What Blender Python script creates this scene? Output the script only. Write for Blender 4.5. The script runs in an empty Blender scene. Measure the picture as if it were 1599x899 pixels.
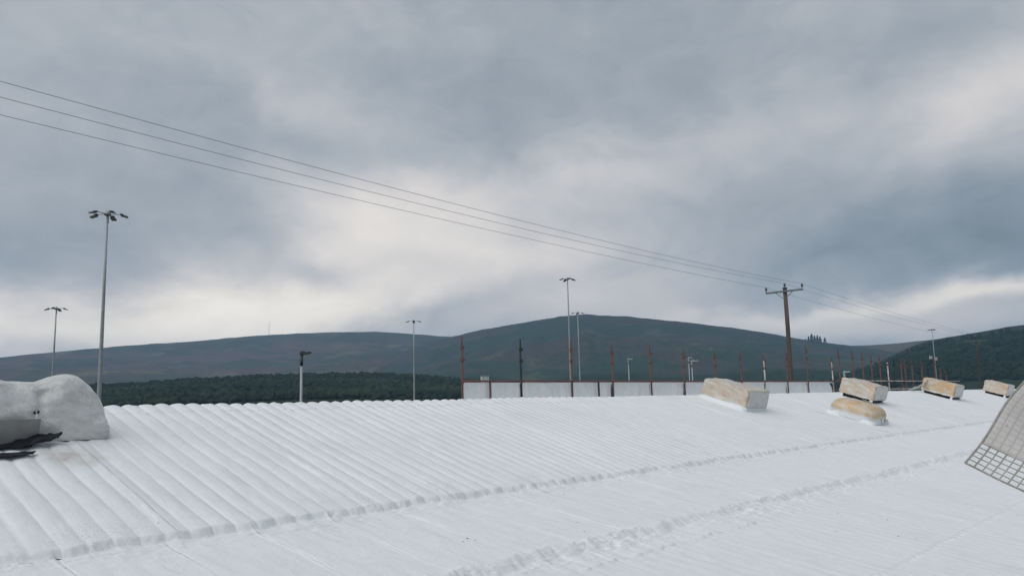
import bpy, bmesh, math, random
import numpy as np
from mathutils import Vector, Matrix, noise as mnoise

S = bpy.context.scene
COL = S.collection
random.seed(7)
RNG = np.random.RandomState(11)

# ------------------------------------------------------------------ camera
# world axes: X along the roof ridge, Y across it (away), Z up; the eye is the origin
FPX, CX, CY = 1260.0, 799.5, 449.5
def _axes(v1=(1957., 600.), roll=.025):
    f1 = np.array([v1[0]-CX, CY-v1[1], FPX]); ex = f1/np.linalg.norm(f1)
    p2 = np.array([v1[0]-100-CX, CY-(v1[1]+100*roll), FPX])
    n = np.cross(p2, f1); n /= np.linalg.norm(n)
    if n[1] < 0: n = -n
    ey = np.cross(n, ex)
    if ey[2] < 0: ey = -ey
    return np.array([ex, ey, n])
RM = _axes()
def ray(x, y): return RM @ np.array([x-CX, CY-y, FPX])
def at(x, y, d): return ray(x, y)*d/FPX                     # a sight line followed to depth d
def yplane(x, y, Y):
    r = ray(x, y); return r*Y/r[1]
def azel(x, y):
    r = ray(x, y); return math.atan2(r[0], r[1]), math.atan2(r[2], math.hypot(r[0], r[1]))
cam = bpy.data.cameras.new('camera'); cam.sensor_width = 36; cam.lens = 36*FPX/1599
cam.clip_start = .05; cam.clip_end = 40000
camo = bpy.data.objects.new('camera', cam); COL.objects.link(camo)
camo.matrix_world = Matrix(((RM[0,0], RM[0,1], -RM[0,2], 0), (RM[1,0], RM[1,1], -RM[1,2], 0), (RM[2,0], RM[2,1], -RM[2,2], 0), (0,0,0,1)))
S.camera = camo

# ------------------------------------------------------------------ world: overcast sky
SUN_AZ, SUN_EL = math.radians(-82), math.radians(50)          # azimuth from +Y towards +X
W = bpy.data.worlds.new('World'); S.world = W; W.use_nodes = True
nt = W.node_tree; nt.nodes.clear()
class NG:
    """tiny helper for node graphs"""
    def __init__(s, tree): s.t = tree
    def n(s, typ, **kw):
        o = s.t.nodes.new(typ)
        for k, v in kw.items(): setattr(o, k, v)
        return o
    def put(s, sock, v):
        if v is None: return
        if hasattr(v, 'is_linked'): s.t.links.new(v, sock)
        else: sock.default_value = v
    def m(s, op, a, b=None, c=None, clamp=False):
        o = s.n('ShaderNodeMath', operation=op, use_clamp=clamp)
        s.put(o.inputs[0], a); s.put(o.inputs[1], b); s.put(o.inputs[2], c)
        return o.outputs[0]
    def noise(s, vec, scale, detail=4, rough=.55, dist=0., out=0, dim='3D'):
        o = s.n('ShaderNodeTexNoise'); o.noise_dimensions = dim
        s.put(o.inputs['Vector'], vec); s.put(o.inputs['Scale'], scale); s.put(o.inputs['Detail'], detail)
        s.put(o.inputs['Roughness'], rough); s.put(o.inputs['Distortion'], dist)
        return o.outputs[out]
    def ramp(s, fac, stops, interp='LINEAR'):
        o = s.n('ShaderNodeValToRGB'); s.put(o.inputs[0], fac); e = o.color_ramp.elements
        o.color_ramp.interpolation = interp
        while len(e) > 1: e.remove(e[0])
        for i, (p, c) in enumerate(stops):
            if not isinstance(c, (tuple, list)): c = (c, c, c)
            q = e[0] if i == 0 else e.new(p)
            q.position = p; q.color = (*c[:3], 1)
        return o.outputs[0]
    def mix(s, fac, a, b, mode='MIX'):
        o = s.n('ShaderNodeMix', data_type='RGBA', blend_type=mode)
        s.put(o.inputs['Factor'], fac)
        A = [i for i in o.inputs if i.name == 'A' and i.type == 'RGBA'][0]; B = [i for i in o.inputs if i.name == 'B' and i.type == 'RGBA'][0]
        for k, v in ((A, a), (B, b)):
            if isinstance(v, (tuple, list)): v = (*v[:3], 1)
            s.put(k, v)
        return [i for i in o.outputs if i.type == 'RGBA'][0]
    def xyz(s, x, y, z):
        o = s.n('ShaderNodeCombineXYZ'); s.put(o.inputs[0], x); s.put(o.inputs[1], y); s.put(o.inputs[2], z); return o.outputs[0]
    def sep(s, v):
        o = s.n('ShaderNodeSeparateXYZ'); s.put(o.inputs[0], v); return o.outputs
    def maprange(s, v, a, b, c=0., d=1., smooth=False):
        o = s.n('ShaderNodeMapRange'); o.clamp = True
        if smooth: o.interpolation_type = 'SMOOTHSTEP'
        for i, q in enumerate((v, a, b, c, d)): s.put(o.inputs[i], q)
        return o.outputs[0]
g = NG(nt)
tc = g.n('ShaderNodeTexCoord')
dx, dy, dz = g.sep(tc.outputs['Generated'])
az = g.m('ARCTAN2', dx, dy)
el = g.m('ARCSINE', dz)
zc = g.m('ADD', g.m('MAXIMUM', dz, 0.), .10)
px_, py_ = g.m('DIVIDE', dx, zc), g.m('DIVIDE', dy, zc)      # cloud deck seen in perspective
deck = g.xyz(px_, py_, 0.)
bil = g.xyz(g.m('MULTIPLY', az, 4.), g.m('MULTIPLY', el, 6.5), 0.)
w1 = g.noise(bil, 1.3, 5, .55, .3, 1)
wx, wy, wz = g.sep(w1)
azw = g.m('ADD', az, g.m('MULTIPLY', g.m('SUBTRACT', wx, .5), .24))
elw = g.m('ADD', el, g.m('MULTIPLY', g.m('SUBTRACT', wy, .5), .12))
# the cloud masses and breaks of this sky: pixel, extent in pixels, tilt, strength
FE = [(640, 385, 250, 90, .02, .29), (720, 310, 130, 40, .05, .13), (470, 395, 110, 34, 0., .15), (800, 400, 130, 50, 0, .10), (560, 350, 130, 50, -.1, .10),
      (60, 515, 560, 44, .02, .50), (430, 480, 240, 50, 0, .30), (100, 400, 330, 60, .05, -.02), (330, 385, 130, 60, 0, -.05),
      (490, 165, 150, 50, -.25, .12), (410, 150, 40, 34, -.6, .06), (900, 262, 220, 36, .02, .10), (1150, 215, 280, 50, .1, .12), (1600, 125, 150, 80, .45, .24), (960, 370, 220, 70, -.05, .12),
      (1500, 345, 330, 80, .10, -.12), (1180, 330, 200, 45, .05, -.02), (1470, 452, 260, 16, .06, .28), (1590, 424, 150, 18, .05, .26), (1250, 500, 320, 34, 0, .25), (1560, 490, 200, 34, 0, .10), (900, 460, 280, 36, 0, .17),
      (880, 110, 280, 90, .1, -.03), (490, 440, 80, 20, 0, -.15), (700, 492, 150, 30, .3, -.22), (1250, 30, 200, 60, .1, .05), (350, 40, 300, 70, .1, .06), (-100, 60, 200, 200, 0, .03)]
L = None
for (fx, fy, sx, sy, tilt, amp) in FE:
    a0, e0 = azel(fx, fy); sxr, syr = sx/FPX*.95, sy/FPX
    da = g.m('SUBTRACT', azw, a0); de = g.m('SUBTRACT', elw, e0)
    de2 = g.m('SUBTRACT', de, g.m('MULTIPLY', da, tilt))
    q = g.m('ADD', g.m('POWER', g.m('ABSOLUTE', g.m('DIVIDE', da, sxr)), 2.), g.m('POWER', g.m('ABSOLUTE', g.m('DIVIDE', de2, syr)), 2.))
    b = g.m('MULTIPLY', g.m('EXPONENT', g.m('MULTIPLY', q, -1.)), amp)
    L = b if L is None else g.m('ADD', L, b)
n1 = g.noise(bil, 3.6, 7, .62, .6)
n2 = g.noise(g.xyz(g.m('MULTIPLY', azw, 3.), g.m('MULTIPLY', elw, 5.5), 0.), 1.7, 4, .5, .3)
tex = g.m('ADD', g.m('MULTIPLY', g.m('SUBTRACT', n1, .5), .15), g.m('MULTIPLY', g.m('SUBTRACT', n2, .5), .17))
lum = g.m('MAXIMUM', g.m('ADD', g.m('ADD', L, tex), .40), .18)
tint = g.ramp(lum, [(0., (.80, 1., 1.17)), (.28, (.84, 1., 1.15)), (.38, (.90, 1., 1.10)), (.50, (.965, 1., 1.055)), (.64, (1.045, 1., .985)), (.9, (1.08, 1., .90))])
vm = g.n('ShaderNodeVectorMath', operation='SCALE'); nt.links.new(tint, vm.inputs[0]); nt.links.new(lum, vm.inputs['Scale'])
bgc = g.n('ShaderNodeBackground'); nt.links.new(vm.outputs[0], bgc.inputs[0]); bgc.inputs[1].default_value = 1.0
sky = g.n('ShaderNodeTexSky', sky_type='NISHITA'); sky.sun_disc = False
sky.sun_elevation = SUN_EL; sky.sun_rotation = SUN_AZ
bgs = g.n('ShaderNodeBackground'); nt.links.new(sky.outputs[0], bgs.inputs[0]); bgs.inputs[1].default_value = .08
mx = g.n('ShaderNodeMixShader'); mx.inputs[0].default_value = .96
nt.links.new(bgs.outputs[0], mx.inputs[1]); nt.links.new(bgc.outputs[0], mx.inputs[2])
out = g.n('ShaderNodeOutputWorld'); nt.links.new(mx.outputs[0], out.inputs[0])

sun = bpy.data.lights.new('sun', 'SUN'); sun.energy = 1.5; sun.angle = math.radians(60); sun.color = (1., .97, .93)
suno = bpy.data.objects.new('sun', sun); COL.objects.link(suno)
sd = Vector((math.sin(SUN_AZ)*math.cos(SUN_EL), math.cos(SUN_AZ)*math.cos(SUN_EL), math.sin(SUN_EL)))
suno.rotation_euler = sd.to_track_quat('Z', 'Y').to_euler()
S.view_settings.view_transform = 'Standard'; S.view_settings.look = 'None'
S.view_settings.exposure = 0.08; S.view_settings.gamma = 1.0
S.render.engine = 'CYCLES'
S.cycles.use_denoising = True
S.cycles.max_bounces = 6; S.cycles.volume_bounces = 1; S.cycles.transparent_max_bounces = 12

# ------------------------------------------------------------------ materials
MATS = {}
def material(name, col=(.5,.5,.5), rough=.7, metal=0., build=None, spec=.5):
    m = bpy.data.materials.new(name); m.use_nodes = True
    b = m.node_tree.nodes['Principled BSDF']
    b.inputs['Base Color'].default_value = (*col, 1); b.inputs['Roughness'].default_value = rough
    b.inputs['Metallic'].default_value = metal; b.inputs['Specular IOR Level'].default_value = spec
    if build: build(NG(m.node_tree), b, m)
    MATS[name] = m
    return m
def pos(g): return g.n('ShaderNodeNewGeometry').outputs['Position']
def objc(g): return g.n('ShaderNodeTexCoord').outputs['Object']
def bump(g, b, h, dist=.01, strength=1.):
    o = g.n('ShaderNodeBump'); o.inputs['Strength'].default_value = strength; o.inputs['Distance'].default_value = dist
    g.put(o.inputs['Height'], h); g.put(b.inputs['Normal'], o.outputs[0])
def varied(c1, c2, scale=6., detail=5, bumpd=0., bscale=40.):
    def f(g, b, m):
        p = objc(g)
        g.put(b.inputs['Base Color'], g.mix(g.ramp(g.noise(p, scale, detail, .6), [(.3, 0.), (.7, 1.)]), c1, c2))
        if bumpd: bump(g, b, g.noise(p, bscale, 4, .6), bumpd)
    return f

STAIN = yplane(105, 712, 6.5)
def roof_mat(g, b, m):
    p = pos(g)
    big = g.noise(p, .8, 4, .55)
    base = g.mix(g.ramp(big, [(.32, 0.), (.68, 1.)]), (.85, .872, .885), (.885, .895, .905))
    yel = g.ramp(g.noise(p, 2.3, 4, .6), [(.58, 0.), (.75, .35)])
    base = g.mix(yel, base, (.79, .80, .765))
    # thin worn coat, blotchy where the foam shows
    worn = g.ramp(g.noise(p, 9., 8, .78), [(.54, 0.), (.72, .38)])
    base = g.mix(worn, base, (.66, .68, .66))
    # dirt drawn out down the flutes
    qx, qy, qz = g.sep(p)
    run = g.ramp(g.noise(g.xyz(g.m('MULTIPLY', qx, 13.), g.m('MULTIPLY', qy, 1.5), 0.), 1., 5, .65, .4), [(.48, 0.), (.75, .36)])
    base = g.mix(run, base, (.62, .645, .65))
    # granular yellowed patches, mostly along the first lap
    near = g.maprange(g.m('ABSOLUTE', g.m('SUBTRACT', qy, 5.17)), .30, .0, .0, 1., True)
    gran = g.m('MULTIPLY', g.ramp(g.noise(p, 75., 4, .7), [(.52, 0.), (.62, 1.)]), g.ramp(g.noise(p, 2.6, 4, .6), [(.50, 0.), (.60, 1.)]))
    base = g.mix(g.m('MULTIPLY', gran, g.m('ADD', g.m('MULTIPLY', near, .40), .08)), base, (.42, .41, .34))
    # specks of grit
    v = g.n('ShaderNodeTexVoronoi'); v.inputs['Scale'].default_value = 26.; g.put(v.inputs['Vector'], p)
    gate = g.ramp(g.noise(p, 3.1, 3, .6), [(.5, 0.), (.62, 1.)])
    spk = g.m('MULTIPLY', g.ramp(v.outputs['Distance'], [(.05, 1.), (.12, 0.)]), gate)
    cs = g.sep(v.outputs['Color'])[0]
    spk = g.m('MULTIPLY', spk, g.ramp(cs, [(.72, 0.), (.80, .75)]))
    base = g.mix(spk, base, (.30, .30, .27))
    # brown dust below the wrapped cowl
    dv = g.n('ShaderNodeVectorMath', operation='DISTANCE'); g.put(dv.inputs[0], p); dv.inputs[1].default_value = tuple(STAIN)
    st = g.m('MULTIPLY', g.maprange(dv.outputs['Value'], .38, .05, 0., 1., True), g.ramp(g.noise(p, 6., 5, .65), [(.35, .15), (.65, .75)]))
    base = g.mix(st, base, (.47, .42, .36))
    g.put(b.inputs['Base Color'], base)
    h = g.m('ADD', g.m('MULTIPLY', g.noise(p, 34., 6, .68, .3), 1.1), g.noise(p, 150., 3, .6))
    bump(g, b, h, .0055, .8)
material('white_coat', (.82,.84,.85), .62, build=roof_mat, spec=.3)
material('far_coat', (.8,.82,.83), .65, spec=.3)
material('wall_cladding', (.42,.44,.45), .6, build=varied((.38,.40,.41), (.46,.48,.48), 1.5))
def film(dust, tan, white, tan_lo, tan_hi, wz=None, bd=.022):
    """clouded polythene over a vent: dusty, tan where the board shows through, white overspray low down"""
    def f(g, b, m):
        p = objc(g)
        sx, sy, sz = g.sep(p)
        n = g.noise(g.xyz(g.m('MULTIPLY', sx, 1.), g.m('MULTIPLY', sy, 1.), g.m('MULTIPLY', sz, 2.2)), 3.2, 6, .65, .6)
        c = g.mix(g.ramp(n, [(tan_lo, 0.), (tan_hi, 1.)]), dust, tan)
        fine = g.noise(p, 24., 5, .7)
        c = g.mix(g.ramp(fine, [(.5, 0.), (.78, .5)]), c, white)
        if wz:
            e = g.m('ADD', sz, g.m('MULTIPLY', g.m('SUBTRACT', g.noise(p, 7., 4, .6), .5), .10))
            c = g.mix(g.maprange(e, wz[0], wz[1], 1., 0., True), c, (.76, .78, .78))
        g.put(b.inputs['Base Color'], c)
        b.inputs['Coat Weight'].default_value = .45; b.inputs['Coat Roughness'].default_value = .16
        h1 = g.noise(g.xyz(sx, sy, g.m('MULTIPLY', sz, .5)), 16., 5, .62, 2.2)
        dg = g.m('ADD', sz, g.m('MULTIPLY', sx, .55))                # pull creases run aslant
        h2 = g.noise(g.xyz(g.m('MULTIPLY', sx, 1.6), g.m('MULTIPLY', sy, 1.6), g.m('MULTIPLY', dg, 15.)), 1.5, 4, .55, .7)
        h2 = g.ramp(h2, [(.44, 0.), (.50, 1.), (.56, 0.)], 'EASE')
        bump(g, b, g.m('ADD', h1, g.m('MULTIPLY', h2, .13)), bd, .8)
    return f
material('film_tan', (.6,.5,.4), .45, build=film((.66,.62,.56), (.62,.44,.30), (.78,.77,.74), .40, .62, (.02, .11), .020))
material('film_orange', (.6,.5,.4), .42, build=film((.62,.55,.46), (.62,.40,.18), (.76,.74,.70), .42, .58, (.07, .15), .020))
material('film_pale', (.7,.7,.68), .45, build=film((.66,.66,.64), (.60,.54,.46), (.76,.77,.77), .50, .75, (.02, .10)))
material('film_grey', (.6,.6,.58), .45, build=film((.72,.712,.695), (.53,.525,.505), (.76,.755,.74), .44, .64, None, .015))
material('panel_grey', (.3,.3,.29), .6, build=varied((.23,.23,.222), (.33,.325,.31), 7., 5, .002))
material('black_plastic', (.02,.022,.03), .6, build=varied((.008,.009,.014), (.035,.038,.045), 5., 6, .006, 18.), spec=.2)
material('galvanised', (.36,.38,.40), .55, .2, build=varied((.31,.335,.355), (.42,.445,.465), 2.))
material('lamp_dark', (.06,.065,.07), .5)
material('lamp_white', (.5,.52,.53), .5)
material('lens', (.35,.36,.36), .2)
material('rust_paint', (.2,.08,.07), .75, build=varied((.175,.066,.056), (.095,.056,.052), 5., 5, .002))
material('dark_tube', (.03,.04,.05), .8, build=varied((.022,.032,.042), (.045,.05,.055), 4.), spec=.2)
material('pale_tube', (.6,.55,.5), .55, build=varied((.68,.67,.64), (.30,.13,.10), 2.2))
def sheeting(g, b, m):
    p = objc(g)
    g.put(b.inputs['Base Color'], g.mix(g.ramp(g.noise(p, 1.4, 4, .6), [(.3, 0.), (.7, 1.)]), (.80,.81,.82), (.86,.865,.87)))
    sx, sy, sz = g.sep(p)
    bump(g, b, g.noise(g.xyz(g.m('MULTIPLY', sx, 4.), sy, g.m('MULTIPLY', sz, 1.)), 2.5, 4, .6, .8), .05, .7)
material('white_sheeting', (.78,.79,.80), .5, build=sheeting)
def wood(g, b, m):
    sx, sy, sz = g.sep(objc(g))
    n = g.noise(g.xyz(g.m('MULTIPLY', sx, 14.), g.m('MULTIPLY', sy, 14.), g.m('MULTIPLY', sz, .7)), 1.6, 5, .65)
    g.put(b.inputs['Base Color'], g.ramp(n, [(.3, (.05,.041,.037)), (.5, (.10,.078,.067)), (.7, (.165,.132,.115))]))
    bump(g, b, n, .02, .6)
material('pole_wood', (.2,.14,.1), .85, build=wood)
material('old_wood', (.06,.06,.05), .9, build=varied((.045,.045,.04), (.08,.075,.062), 3.))
material('arm_steel', (.16,.19,.20), .55, .3)
material('insulator', (.06,.055,.06), .25)
material('wire', (.16,.165,.17), .6, .3)
def scrim(g, b, m):
    u = g.n('ShaderNodeUVMap'); su, sv, _ = g.sep(u.outputs[0])
    p = objc(g)
    def lines(c, per, w):
        f = g.m('ABSOLUTE', g.m('SUBTRACT', g.m('FRACT', g.m('DIVIDE', c, per)), .5))
        return g.ramp(f, [(.5-w, 0.), (.5, 1.)])
    ln = g.m('MAXIMUM', g.m('MULTIPLY', lines(su, .0165, .16), .5), g.m('MULTIPLY', lines(sv, .0165, .14), .45))
    ln = g.m('MAXIMUM', ln, g.m('MULTIPLY', lines(su, .033, .08), .55))
    c = g.mix(g.ramp(g.noise(p, 14., 6, .7), [(.35, 0.), (.65, 1.)]), (.50,.475,.45), (.58,.555,.53))
    c = g.mix(ln, c, (.30,.285,.275))
    c = g.mix(g.ramp(g.noise(p, 110., 3, .6), [(.60, 0.), (.72, .5)]), c, (.24,.225,.21))
    g.put(b.inputs['Base Color'], c)
    bump(g, b, ln, .0015, .6)
material('scrim_sheet', (.45,.43,.41), .6, build=scrim)
material('scrim_thread', (.33,.31,.30), .7, build=varied((.46,.44,.42), (.28,.25,.225), 24., 4))
def clear_film(g, b, m):
    b.inputs['Base Color'].default_value = (.72,.72,.71,1); b.inputs['Roughness'].default_value = .35
    tr = g.n('ShaderNodeBsdfTransparent'); mxs = g.n('ShaderNodeMixShader'); mxs.inputs[0].default_value = .5
    m.node_tree.links.new(tr.outputs[0], mxs.inputs[1]); m.node_tree.links.new(b.outputs[0], mxs.inputs[2])
    m.node_tree.links.new(mxs.outputs[0], m.node_tree.nodes['Material Output'].inputs[0])
material('clear_film', build=clear_film)
material('patch_white', (.74,.75,.75), .5)
def ground_mat(g, b, m):
    p = pos(g)
    g.put(b.inputs['Base Color'], g.mix(g.ramp(g.noise(p, .02, 6, .6), [(.4, 0.), (.6, 1.)]), (.05,.07,.03), (.09,.10,.05)))
material('ground_grass', (.07,.08,.04), .95, build=ground_mat, spec=.1)
def hill_mat(moor, heather, pale, wood_c, tree_z, field=True, seed=0.):
    def f(g, b, m):
        p = pos(g); x, y, z = g.sep(p)
        q = g.xyz(g.m('ADD', x, seed), y, g.m('MULTIPLY', z, 3.5))
        a = g.noise(q, .0030, 7, .66, .8)
        c = g.mix(g.ramp(a, [(.47, 0.), (.57, 1.)]), moor, heather)
        a2 = g.noise(q, .0045, 6, .62, 1.0)
        c = g.mix(g.ramp(a2, [(.56, 0.), (.68, .75)]), c, pale)
        a3 = g.noise(q, .011, 5, .65, .6)
        c = g.mix(g.ramp(a3, [(.52, 0.), (.66, .55)]), c, tuple(k*.55 for k in moor))
        fine = g.noise(p, .06, 4, .7)
        c = g.mix(.35, c, g.mix(g.ramp(fine, [(.25, 0.), (.75, 1.)]), tuple(k*.55 for k in moor), tuple(k*1.5 for k in heather)))
        # plantations and hedged fields on the lower ground, by height of the land
        zz = g.m('ADD', z, g.m('MULTIPLY', g.m('SUBTRACT', g.noise(q, .003, 5, .6), .5), tree_z*1.6))
        if field:
            v = g.n('ShaderNodeTexVoronoi'); v.inputs['Scale'].default_value = .006; g.put(v.inputs['Vector'], q)
            cs = g.sep(v.outputs['Color'])
            fc = g.ramp(cs[0], [(.0, (.05,.075,.03)), (.45, (.075,.095,.04)), (.75, (.13,.14,.065)), (1., (.19,.18,.10))])
            v2 = g.n('ShaderNodeTexVoronoi', feature='DISTANCE_TO_EDGE'); v2.inputs['Scale'].default_value = .006; g.put(v2.inputs['Vector'], q)
            fc = g.mix(g.ramp(v2.outputs[0], [(.03, 1.), (.07, 0.)]), fc, wood_c)
            c = g.mix(g.maprange(zz, tree_z*1.5, tree_z*1.0, 0., .8, True), c, fc)
        wd = g.mix(g.ramp(g.noise(p, .05, 5, .7), [(.35, 0.), (.65, 1.)]), wood_c, tuple(k*1.8 for k in wood_c))
        pl = g.m('MAXIMUM', g.maprange(zz, tree_z*1.0, tree_z*.8, 0., 1., True), 0.)
        c = g.mix(pl, c, wd)
        g.put(b.inputs['Base Color'], c)
    return f
WOODC = (.018, .030, .019)
material('moor_left', (.07,.08,.04), 1., build=hill_mat((.044,.068,.046), (.122,.084,.082), (.22,.205,.13), WOODC, 60., True, 300.), spec=.05)
material('moor_right', (.07,.08,.04), 1., build=hill_mat((.030,.066,.050), (.072,.066,.064), (.15,.165,.105), WOODC, 60., False, 900.), spec=.05)
material('moor_pale', (.07,.08,.04), 1., build=hill_mat((.085,.082,.050), (.10,.080,.060), (.17,.155,.09), WOODC, 40., True, 90.), spec=.05)
material('moor_dark', (.07,.08,.04), 1., build=hill_mat((.020,.034,.028), (.042,.042,.036), (.13,.125,.08), WOODC, 85., False, 1500.), spec=.05)
def leaf(c1, c2):
    def f(g, b, m):
        p = pos(g)
        a = g.noise(p, .035, 5, .7); a2 = g.noise(p, .35, 3, .7)
        c = g.mix(g.ramp(a, [(.35, 0.), (.65, 1.)]), c1, c2)
        c = g.mix(g.ramp(a2, [(.4, 0.), (.7, .22)]), c, tuple(k*1.7 for k in c2))
        c = g.mix(g.ramp(g.noise(p, .009, 4, .6), [(.50, 0.), (.66, .7)]), c, tuple(k*1.6 for k in c2))
        g.put(b.inputs['Base Color'], c)
    return f
material('wood_leaf', (.03,.045,.02), .9, build=leaf((.013,.022,.016), (.026,.038,.022)), spec=.1)
material('conifer_leaf', (.014,.026,.016), .9, build=leaf((.012,.022,.014), (.018,.032,.018)), spec=.1)
material('bark', (.05,.04,.03), .9)
material('house_white', (.7,.7,.68), .7); material('slate', (.08,.085,.09), .7); material('pane', (.04,.05,.06), .2)
material('mast_steel', (.30,.31,.32), .5, .3)
material('debris_dark', (.10,.095,.085), .8)

# ------------------------------------------------------------------ object helpers
def tag(o, label=None, cat=None, group=None, kind=None):
    if label: o['label'] = label
    if cat: o['category'] = cat
    if group: o['group'] = group
    if kind: o['kind'] = kind
    return o
def empty(name, loc=(0,0,0)):
    o = bpy.data.objects.new(name, None); COL.objects.link(o); o.location = tuple(loc); o.empty_display_size = .3
    return o
def link(name, me, mat, parent=None, loc=None, rot=None):
    o = bpy.data.objects.new(name, me); COL.objects.link(o)
    if mat and not me.materials: me.materials.append(MATS[mat])
    if parent: o.parent = parent
    if loc is not None: o.location = tuple(loc)
    if rot is not None: o.rotation_euler = rot
    return o
def np_mesh(name, V, F, smooth=True):
    me = bpy.data.meshes.new(name)
    V = np.asarray(V, np.float32); F = np.asarray(F, np.int32)
    k = F.shape[1]
    me.vertices.add(len(V)); me.vertices.foreach_set('co', V.ravel())
    me.loops.add(F.size); me.loops.foreach_set('vertex_index', F.ravel())
    me.polygons.add(len(F)); me.polygons.foreach_set('loop_start', np.arange(len(F), dtype=np.int32)*k)
    me.polygons.foreach_set('use_smooth', np.full(len(F), smooth))
    me.update(calc_edges=True); me.validate()
    return me
def grid_faces(nu, nv):
    i, j = np.meshgrid(np.arange(nu-1), np.arange(nv-1), indexing='ij')
    a = (i*nv+j).ravel()
    return np.stack([a, a+nv, a+nv+1, a+1], 1)
class MB:
    """collects simple solids into one mesh"""
    def __init__(s): s.v = []; s.f = []
    def add(s, vs, fs):
        o = len(s.v); s.v += [tuple(map(float, q)) for q in vs]; s.f += [tuple(i+o for i in q) for q in fs]
    def box(s, c, size, M=None):
        hx, hy, hz = (k/2 for k in size)
        vs = [Vector((x, y, z)) for x in (-hx, hx) for y in (-hy, hy) for z in (-hz, hz)]
        if M is not None: vs = [M @ v for v in vs]
        vs = [v+Vector(c) for v in vs]
        s.add(vs, [(0,1,3,2), (4,6,7,5), (0,4,5,1), (2,3,7,6), (0,2,6,4), (1,5,7,3)])
    def tube(s, pts, rads, n=8, cap=True):
        pts = [Vector(p) for p in pts]
        if not isinstance(rads, (list, tuple)): rads = [rads]*len(pts)
        vs = []; fs = []
        for i, p in enumerate(pts):
            d = (pts[min(i+1, len(pts)-1)]-pts[max(i-1, 0)]).normalized()
            a = d.cross(Vector((0,0,1)));
            if a.length < .05: a = d.cross(Vector((0,1,0)))
            a.normalize(); b = d.cross(a)
            for k in range(n):
                t = 2*math.pi*k/n; vs.append(p+(a*math.cos(t)+b*math.sin(t))*rads[i])
        for i in range(len(pts)-1):
            for k in range(n):
                fs.append((i*n+k, i*n+(k+1)%n, (i+1)*n+(k+1)%n, (i+1)*n+k))
        if cap: fs.append(tuple(range(n-1, -1, -1))); fs.append(tuple(range((len(pts)-1)*n, len(pts)*n)))
        s.add(vs, fs)
    def lathe(s, c, prof, n=14):
        vs = []; fs = []
        for r, z in prof:
            for k in range(n):
                t = 2*math.pi*k/n; vs.append((c[0]+r*math.cos(t), c[1]+r*math.sin(t), c[2]+z))
        for i in range(len(prof)-1):
            for k in range(n): fs.append((i*n+k, i*n+(k+1)%n, (i+1)*n+(k+1)%n, (i+1)*n+k))
        fs.append(tuple(range(n-1, -1, -1))); fs.append(tuple(range((len(prof)-1)*n, len(prof)*n)))
        s.add(vs, fs)
    def build(s, name, mat, parent=None, smooth=False, bevel=0.):
        me = bpy.data.meshes.new(name); me.from_pydata(s.v, [], s.f); me.update()
        if smooth: me.polygons.foreach_set('use_smooth', [len(p.vertices) <= 4 for p in me.polygons])
        if bevel:
            bm = bmesh.new(); bm.from_mesh(me)
            bmesh.ops.bevel(bm, geom=list(bm.edges), offset=bevel, segments=2, affect='EDGES', clamp_overlap=True)
            bm.to_mesh(me); bm.free()
        return link(name, me, mat, parent)

# numpy gradient noise
_P = RNG.permutation(256); _P = np.concatenate([_P, _P, _P])
_G = RNG.uniform(0, 2*np.pi, 256); _GX, _GY = np.cos(_G), np.sin(_G)
def perlin(x, y):
    xi = np.floor(x).astype(int); yi = np.floor(y).astype(int); xf = x-xi; yf = y-yi; xi &= 255; yi &= 255
    u = xf*xf*xf*(xf*(xf*6-15)+10); v = yf*yf*yf*(yf*(yf*6-15)+10)
    def gr(ix, iy, fx, fy):
        h = _P[_P[ix]+iy]; return _GX[h]*fx+_GY[h]*fy
    n00 = gr(xi, yi, xf, yf); n10 = gr(xi+1, yi, xf-1, yf); n01 = gr(xi, yi+1, xf, yf-1); n11 = gr(xi+1, yi+1, xf-1, yf-1)
    a = n00+u*(n10-n00); b = n01+u*(n11-n01)
    return (a+v*(b-a))*1.5
def fbm(x, y, o=4, g=.5, l=2.03):
    s = 0.; a = 1.
    for k in range(o):
        s = s+a*perlin(x+17.3*k, y+9.1*k); x = x*l; y = y*l; a *= g
    return s
def sstep(x, a, b):
    t = np.clip((x-a)/(b-a), 0, 1); return t*t*(3-2*t)

# ------------------------------------------------------------------ ground and hills
GZ = -8.0
n = 64; R_ = 4950.
th = np.linspace(0, 2*np.pi, n, endpoint=False)
gv = [(0,0,GZ)] + [(math.cos(t)*r, math.sin(t)*r, GZ) for r in (60, 400, 2000, R_) for t in th]
gf = [(0, 1+k, 1+(k+1) % n) for k in range(n)]
gq = [(1+a*n+k, 1+(a+1)*n+k, 1+(a+1)*n+(k+1) % n, 1+a*n+(k+1) % n) for a in range(3) for k in range(n)]
me = bpy.data.meshes.new('ground'); me.from_pydata(gv, [], gf+gq); me.update()
tag(link('ground', me, 'ground_grass'), kind='structure')

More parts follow.
